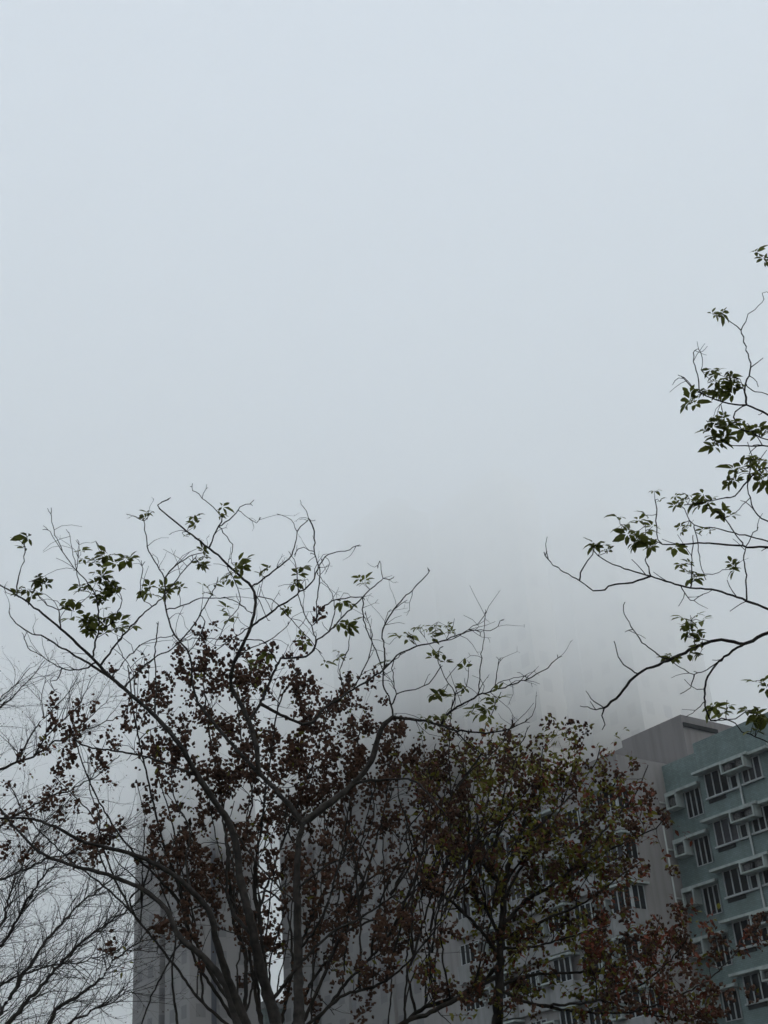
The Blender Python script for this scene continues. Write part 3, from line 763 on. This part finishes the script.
# tree 4: rusty and yellow-green crown in front of the grey building
Ct = Tree(12.5)
CB = at(497, 1420, 12.5); CB.z = 0
e0 = at(497, 1026, 12.5)
Ct.add([CB + Vector((0, 0, -.1)), CB + Vector((0, 0, .6)), CB.lerp(e0, .45) + Vector((.03, 0, 0)), CB.lerp(e0, .75), e0], [.13, .115, .1, .085, .072], 10)
for pts, a, b in [
    ([(497, 1026), (499, 985), (500, 950), (503, 892), (492, 874), (477, 855), (462, 838), (448, 809), (435, 790), (428, 765)], 11, 1.5),
    ([(503, 895), (508, 867), (517, 842), (523, 825), (535, 790), (542, 755)], 6, 1.2),
    ([(502, 930), (525, 901), (560, 880), (583, 854), (599, 836), (621, 813), (640, 785), (648, 765)], 5, 1.0),
    ([(560, 880), (590, 862), (615, 847), (638, 836), (656, 828), (668, 815)], 3.2, 1.0),
    ([(502, 940), (545, 920), (590, 900), (615, 880), (640, 862)], 3.6, 1.0),
    ([(500, 985), (535, 975), (580, 972), (620, 965), (650, 945), (660, 915)], 3.4, 1.0),
    ([(499, 990), (540, 1005), (600, 1000), (640, 985), (670, 960), (690, 935)], 3.4, 1.0),
    ([(540, 1005), (580, 1012), (640, 1010), (700, 985), (725, 965), (738, 950)], 3.0, 1.0),
    ([(600, 1002), (650, 1015), (690, 1020), (715, 1010)], 2.2, 1.0),
    ([(500, 960), (480, 930), (455, 905), (430, 885), (412, 850), (405, 810)], 4, 1.0),
    ([(501, 940), (487, 910), (475, 895), (470, 860), (465, 810), (462, 760), (458, 745)], 4, 1.0),
    ([(499, 975), (470, 990), (440, 1008), (410, 1020), (380, 1035)], 5, 3.5),
    ([(500, 962), (480, 985), (450, 1000), (420, 1010), (395, 1035)], 4.5, 3.5),
    ([(505, 900), (520, 870), (548, 835), (565, 795), (572, 765)], 3.4, 1.0),
    ([(517, 842), (545, 820), (575, 790), (597, 760), (600, 748)], 2.8, 1.0),
    ([(492, 874), (498, 830), (505, 790), (515, 760)], 2.8, 1.0),
    ([(500, 950), (540, 945), (575, 935), (610, 925)], 2.8, 1.0),
    ([(506, 885), (530, 850), (575, 830), (605, 800), (618, 775)], 2.6, 1.0)]:
    Ct.limb(pts, a, b, None if pts[0] != (497, 1026) else 12.5, random.uniform(-.5, .5), .5, attach=20)
def regC(x, y):
    d = max(1.5 * inside(x, y, 545, 795, 118, 66), 1.0 * inside(x, y, 460, 770, 62, 40), 1.0 * inside(x, y, 640, 800, 36, 52), .8 * inside(x, y, 585, 840, 80, 70), .9 * inside(x, y, 600, 930, 70, 60), .7 * inside(x, y, 500, 860, 110, 80), .7 * inside(x, y, 665, 965, 62, 60), .9 * inside(x, y, 650, 1005, 105, 45), .8 * inside(x, y, 715, 955, 26, 40), .4 * inside(x, y, 500, 950, 130, 90), .7 * inside(x, y, 543, 755, 22, 28), .6 * inside(x, y, 700, 925, 22, 30))
    if y < 738 + .22 * abs(x - 545): d = 0
    if x > 745 or (x > 665 and y < 925 and not (640 < x < 672)): d = 0
    if 582 < x < 640 and y < 778: d *= .12
    if 612 < x < 640 and 800 < y < 935: d *= .4
    yl = .75 if (490 < x < 610) else .5
    rd = .75 if x > 612 or (580 < x < 640 and 880 < y < 960) else .22
    return min(1, d * 1.3), yl, rd
myrtle(Ct, None, regC, 410, (.4, (9, 22)), .02, (6, 14), .058, None, box=(405, 748, 730, 1024), cap=3)
for i in range(34):
    q = random.choice([t for t in Ct.samples if t[4] > .004 and (t[0] < 480 and t[1] > 960) or t[4] > .004 and (t[0] < 490 and 860 < t[1] < 960)]); x0, y0 = q[0], q[1]
    xe = x0 + random.uniform(-30, 60); ye = y0 - random.uniform(70, 190)
    Ct.limb([(x0, y0), (x0 + (xe - x0) * .3 + random.gauss(0, 6), y0 + (ye - y0) * .35), (x0 + (xe - x0) * .6 + random.gauss(0, 7), y0 + (ye - y0) * .7), (xe, ye)], random.uniform(1.5, 2.8), .8, None, None, .5)
Ct.finish('crape_myrtle', 'crape myrtle turning rusty red and yellow green, in front of the grey and teal buildings', 'tree', (CB.x, CB.y, 0), M['barkC'], [M['leafC'], M['leafR']], M['pod'], group='crape myrtles')

# ---- tree 5: bare, fine-twigged tree at the left edge
E = Tree(16.0)
EB = at(-90, 1400, 16.0); EB.z = 0
ef = Vector((EB.x + .1, EB.y, 2.0))
E.add([EB + Vector((0, 0, -.1)), EB + Vector((.03, 0, 1)), ef], [.2, .17, .15], 10)
def estem(pix, w0, w1, Y, drift):
    pts = E.limb(pix, w0 * 1.25, w1, Y, drift, .8, attach=1)
    m = ef.lerp(pts[0], .5) + Vector((0, 0, -.1)); E.add([ef, m, pts[0]], [.08, .065, w0 * Y / F * .55], 7)
for pix, a, b, Y in [
    ([(-30, 1050), (0, 1012), (30, 965), (47, 940), (80, 905), (105, 885), (128, 868)], 4.5, 1, 16),
    ([(-15, 1050), (10, 1022), (55, 970), (85, 940), (110, 922), (135, 905)], 4.5, 1, 15.6),
    ([(20, 1060), (50, 1022), (62, 1005), (95, 985), (110, 965), (134, 945), (150, 930)], 4.5, 1, 16.3),
    ([(-40, 980), (0, 945), (15, 925), (30, 895), (50, 870), (75, 850)], 3.6, 1, 16),
    ([(-50, 960), (0, 925), (8, 900), (15, 880), (30, 850), (45, 820)], 3.2, .9, 16.4),
    ([(-60, 800), (-20, 782), (0, 770), (16, 762), (33, 757), (60, 740), (90, 728), (125, 715)], 3.6, .8, 16),
    ([(-60, 740), (-20, 720), (0, 707), (18, 691), (36, 671), (45, 660)], 2.6, .7, 16.6),
    ([(-60, 760), (-30, 730), (0, 700), (15, 685), (30, 668)], 2.2, .7, 17),
    ([(-50, 850), (-10, 830), (20, 812), (50, 798), (90, 780), (120, 755)], 3.2, .8, 16.5),
    ([(-50, 890), (0, 880), (40, 862), (80, 850), (120, 828)], 3, .8, 15.8),
    ([(-40, 1000), (0, 985), (40, 968), (80, 962), (120, 950)], 2.6, .8, 17),
    ([(30, 1060), (70, 1024), (105, 1005), (130, 990)], 3.2, .9, 15.8)]:
    estem(pix, a, b, Y, random.uniform(-.4, .4))
for pix, a, b in [
    ([(16, 761), (31, 735), (44, 718), (64, 698), (77, 678)], 2.2, .7), ([(33, 757), (51, 731), (78, 706), (91, 678)], 1.8, .7),
    ([(44, 718), (42, 695), (46, 680)], 1.3, .6), ([(18, 754), (8, 742), (0, 735)], 1.3, .6), ([(60, 740), (85, 722), (108, 700)], 1.3, .6)]:
    E.limb(pix, a, b, jit=.4)
nb = len(E.samples); base = [q for q in E.samples if q[3].z > 3.0]
lowb = [q for q in base if q[1] > 790]
for i in range(640):
    q = random.choice(lowb if random.random() < .52 else base)
    sd = q[5].cross(Vector((random.gauss(0, .3), 1, random.gauss(0, .3)))).normalized() * random.choice((-1, 1))
    L = random.uniform(.25, .95) * (1 if q[1] > 790 else .8)
    pts, dd, r = E.twig(q[3], q[5] + sd * random.uniform(.35, .75) + rv() * .25, L, min(.0055, q[4] * .7), .6, .22, end=.35, wob=.34)
    for s_ in range(random.randint(4, 9)):
        k = random.randint(1, len(pts) - 1)
        dl = (pts[min(k + 1, len(pts) - 1)] - pts[max(0, k - 1)]).normalized()
        p2, d2, r2 = E.twig(pts[k], dl + rv() * .6, random.uniform(.08, .34), r * .75, .6, .1, seg=4, end=.5, wob=.4)
        if random.random() < .5: E.podm.blob(p2[-1] + rv() * .01, random.uniform(.005, .011))
        if random.random() < .6:
            for e in range(2): E.twig(p2[random.randint(1, 4)], d2 + rv() * .7, random.uniform(.06, .2), r2 * .9, .3, .1, seg=3, end=.6)
E.finish('bare_tree', 'leafless tree of fine grey twigs at the left edge', 'tree', (EB.x, EB.y, 0), M['barkE'], None, M['pod'], 'buds')

# ------------------------------------------------------------------ air, cloud, light
def volume(name, col, dens, aniso):
    m = bpy.data.materials.new(name); m.use_nodes = True
    n = m.node_tree.nodes; n.remove(n['Principled BSDF'])
    v = n.new('ShaderNodeVolumePrincipled')
    v.inputs['Color'].default_value = (*col, 1); v.inputs['Density'].default_value = dens; v.inputs['Anisotropy'].default_value = aniso
    m.node_tree.links.new(v.outputs[0], n['Material Output'].inputs['Volume'])
    return m
HZ = 900
h = MB(); h.box(-HZ, HZ, -HZ, HZ, -1.0, ZC)
tag(h.build('haze', volume('thin_haze', (.92, .955, .965), 1 / 3500, 0.2)), kind='stuff')
h = MB(); h.box(-HZ, HZ, -HZ, HZ, ZC + .012, 80)
tag(h.build('low_cloud', volume('cloud', (.956, .9785, .9752), 1 / 18, 0.2)), kind='stuff')

wd = bpy.data.worlds.new('World'); S.world = wd; wd.use_nodes = True
n = wd.node_tree.nodes; bg = n['Background']
sky = n.new('ShaderNodeTexSky'); sky.sky_type = 'NISHITA'; sky.sun_disc = False
SE, SA = R(58), R(150)
sky.sun_elevation = SE; sky.sun_rotation = SA; sky.dust_density = 3.0; sky.air_density = 1.0; sky.ozone_density = 1.0
wd.node_tree.links.new(sky.outputs[0], bg.inputs['Color']); bg.inputs['Strength'].default_value = 0.12
sun = bpy.data.lights.new('sun', 'SUN'); sun.energy = 1.5; sun.angle = R(25); sun.color = (1, .96, .9)
so = bpy.data.objects.new('sun', sun); C.objects.link(so)
sd = Vector((math.sin(SA) * math.cos(SE), math.cos(SA) * math.cos(SE), math.sin(SE)))
so.rotation_euler = (-sd).to_track_quat('-Z', 'Y').to_euler(); so.location = (0, -5, 30)

S.cycles.volume_bounces = 8
S.cycles.max_bounces = 12
S.cycles.use_denoising = True
S.view_settings.view_transform = 'Standard'; S.view_settings.look = 'None'
S.view_settings.exposure = 1.15; S.view_settings.gamma = 1.0
S.view_settings.use_curve_mapping = False
